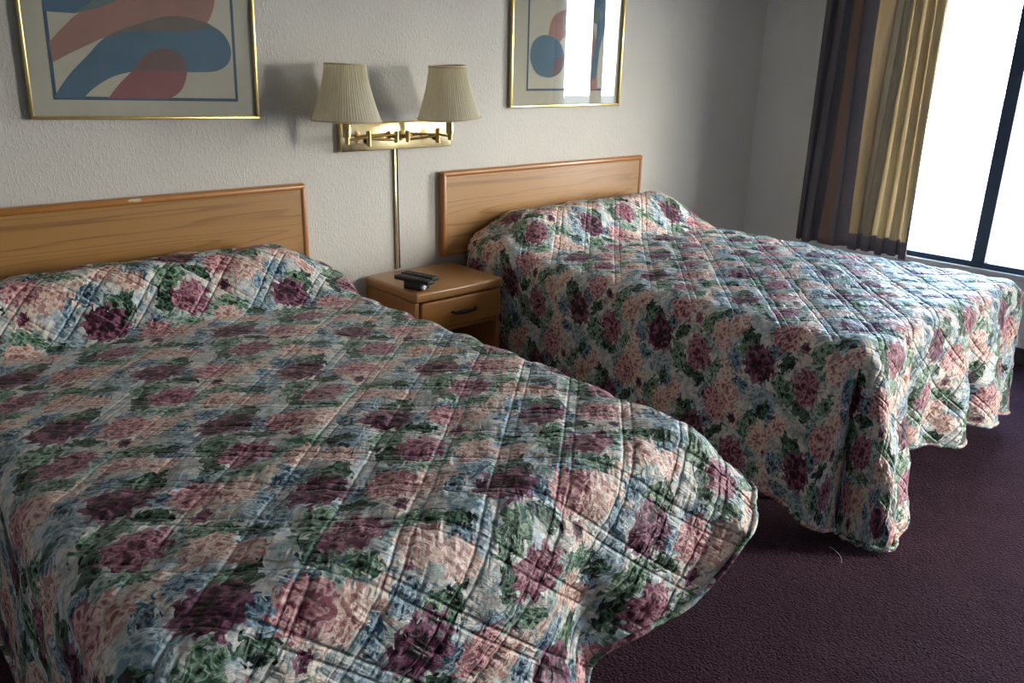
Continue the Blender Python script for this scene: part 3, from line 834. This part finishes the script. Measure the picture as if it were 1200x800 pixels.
# ------------------------------------------------------------------ curtain
def curtain():
    zt, zb = 2.14, .475
    r = thing('curtain', 'gathered grey and tan block-striped curtain hanging at the left of the window', 'curtain', (3.03, -.77, zb))
    o = Vector(r.location)
    nu, nv = 420, 36
    y0, y1 = -.430, -1.118
    # colour blocks by fraction across
    blocks = [(0, 0), (.27, 0), (.31, 4), (.36, 0), (.465, 2), (.60, 3), (.735, 1), (.97, 0), (1.0, 0)]
    def block(u, v):
        m = 0
        if .285 < u < .325: m = 4
        if .475 < u < .60: m = 1
        if .60 <= u < .72: m = 3
        if .72 <= u < .982: m = 2
        if v < .062 and u > .475: m = 0
        return m
    bm = new(); V_ = []
    for i in range(nu + 1):
        u = i / nu
        row = []
        for j in range(nv + 1):
            v = j / nv
            amp = .034 * (1 - .25 * v) * (.8 + .35 * math.sin(u * 9.1))
            ph = 2 * PI * (7.5 * u + .60 * math.sin(u * 7.3) + .10 * math.sin(v * 3 + u * 12))
            x = 3.035 + amp * math.sin(ph) + .010 * math.sin(u * 43 + v * 2)
            yy = y0 + (y1 - y0) * u + .016 * math.sin(2 * ph + .6) + (.012 * (1 - v)) * math.sin(u * 11)
            x += .055 * max(0, 1 - u / .06)
            z = zb + (zt - zb) * v + .004 * math.sin(u * 30) * (v == 0)
            row.append(bm.verts.new(Vector((x, yy, z)) - o))
        V_.append(row)
    for i in range(nu):
        for j in range(nv):
            f = bm.faces.new([V_[i][j], V_[i + 1][j], V_[i + 1][j + 1], V_[i][j + 1]])
            f.material_index = block((i + .5) / nu, (j + .5) / nv)
    p = obj('drape', bm, [M_cur_grey, M_cur_tan, M_cur_gold, M_cur_olive, M_cur_brown], r, True, 80)
    so = p.modifiers.new('thickness', 'SOLIDIFY'); so.thickness = .0025
    bm = new(); box(bm, Vector((3.015, -2.3, zt - .01)) - o, Vector((3.055, -.40, zt + .03)) - o, .004)
    for yy in (-.5, -1.3, -2.2): box(bm, Vector((3.05, yy - .01, zt)) - o, Vector((XR, yy + .01, zt + .02)) - o, .002)
    obj('curtain_rail', bm, M_frame, r)
curtain()

# ------------------------------------------------------------------ light
W = bpy.data.worlds.new('sky'); S.world = W; W.use_nodes = True
t = NT(W.node_tree); bg = t.n['Background']
d = t.sep(t.coord('Generated'))
c = t.ramp(t.math('ADD', t.math('MULTIPLY', d[2], .5), .5), [(.48, (.95, .90, .82)), (.53, (.80, .89, 1.0)), (.60, (.56, .77, 1.0)), (1.0, (.42, .64, 1.0))])
glow = t.vec('DOT_PRODUCT', t.vec('NORMALIZE', t.coord('Generated')), tuple(Vector((.66, -.745, .09)).normalized()))
gl = t.smooth(glow, .80, .995, 0, 1)
c2 = t.mix(gl, c, (1.0, .96, .88, 1))
t.l.new(c2, bg.inputs['Color'])
t.l.new(t.math('ADD', 15.0, t.math('MULTIPLY', gl, 36.0)), bg.inputs['Strength'])

sun = bpy.data.lights.new('sun', 'SUN'); sun.energy = 14; sun.angle = .01; sun.color = (1, .93, .82)
so = link(bpy.data.objects.new('sun', sun)); so.rotation_euler = (math.radians(20), math.radians(-38), 0)   # high, from behind the building
so.location = (-5, -5, 8)
def portal(nm, y0, y1, z0, z1, x):
    L = bpy.data.lights.new(nm, 'AREA'); L.shape = 'RECTANGLE'; L.size = z1 - z0; L.size_y = y1 - y0
    L.cycles.is_portal = True
    o = link(bpy.data.objects.new(nm, L)); o.location = (x, (y0 + y1) / 2, (z0 + z1) / 2)
    o.rotation_euler = (0, PI / 2, 0)     # emits towards -x
    return o
portal('window_light', wy0, wy1, wz0, wz1, XR + WT + .01)
portal('doorway_light', dy0, dy1, 0, dz1, XR + WT + .01)

# ------------------------------------------------------------------ camera
cam_p = np.array([-1.6884, -3.02841, 1.46748, 0.83154, 0.32412, 0.02283, 969.73541])
yaw, pitch, roll, fpx = cam_p[3:7]
f = np.array([math.cos(yaw) * math.cos(pitch), math.sin(yaw) * math.cos(pitch), -math.sin(pitch)])
rr = np.array([math.sin(yaw), -math.cos(yaw), 0]); uu = np.cross(rr, f)
cr, sr = math.cos(roll), math.sin(roll)
r2 = cr * rr + sr * uu; u2 = -sr * rr + cr * uu
cd = bpy.data.cameras.new('camera'); cd.sensor_width = 36; cd.lens = fpx / 1200 * 36; cd.clip_start = .05
co_ = link(bpy.data.objects.new('camera', cd))
Mx = Matrix(((r2[0], u2[0], -f[0], cam_p[0]), (r2[1], u2[1], -f[1], cam_p[1]), (r2[2], u2[2], -f[2], cam_p[2]), (0, 0, 0, 1)))
co_.matrix_world = Mx
S.camera = co_

S.view_settings.view_transform = 'Standard'
S.view_settings.look = 'None'
S.view_settings.gamma = 1
S.view_settings.use_curve_mapping = False
S.view_settings.exposure = 0.42
S.cycles.use_denoising = True
S.cycles.max_bounces = 10
S.cycles.diffuse_bounces = 6
S.cycles.glossy_bounces = 4
S.cycles.transparent_max_bounces = 12
S.cycles.sample_clamp_indirect = 8
S.cycles.caustics_reflective = False
S.cycles.caustics_refractive = False
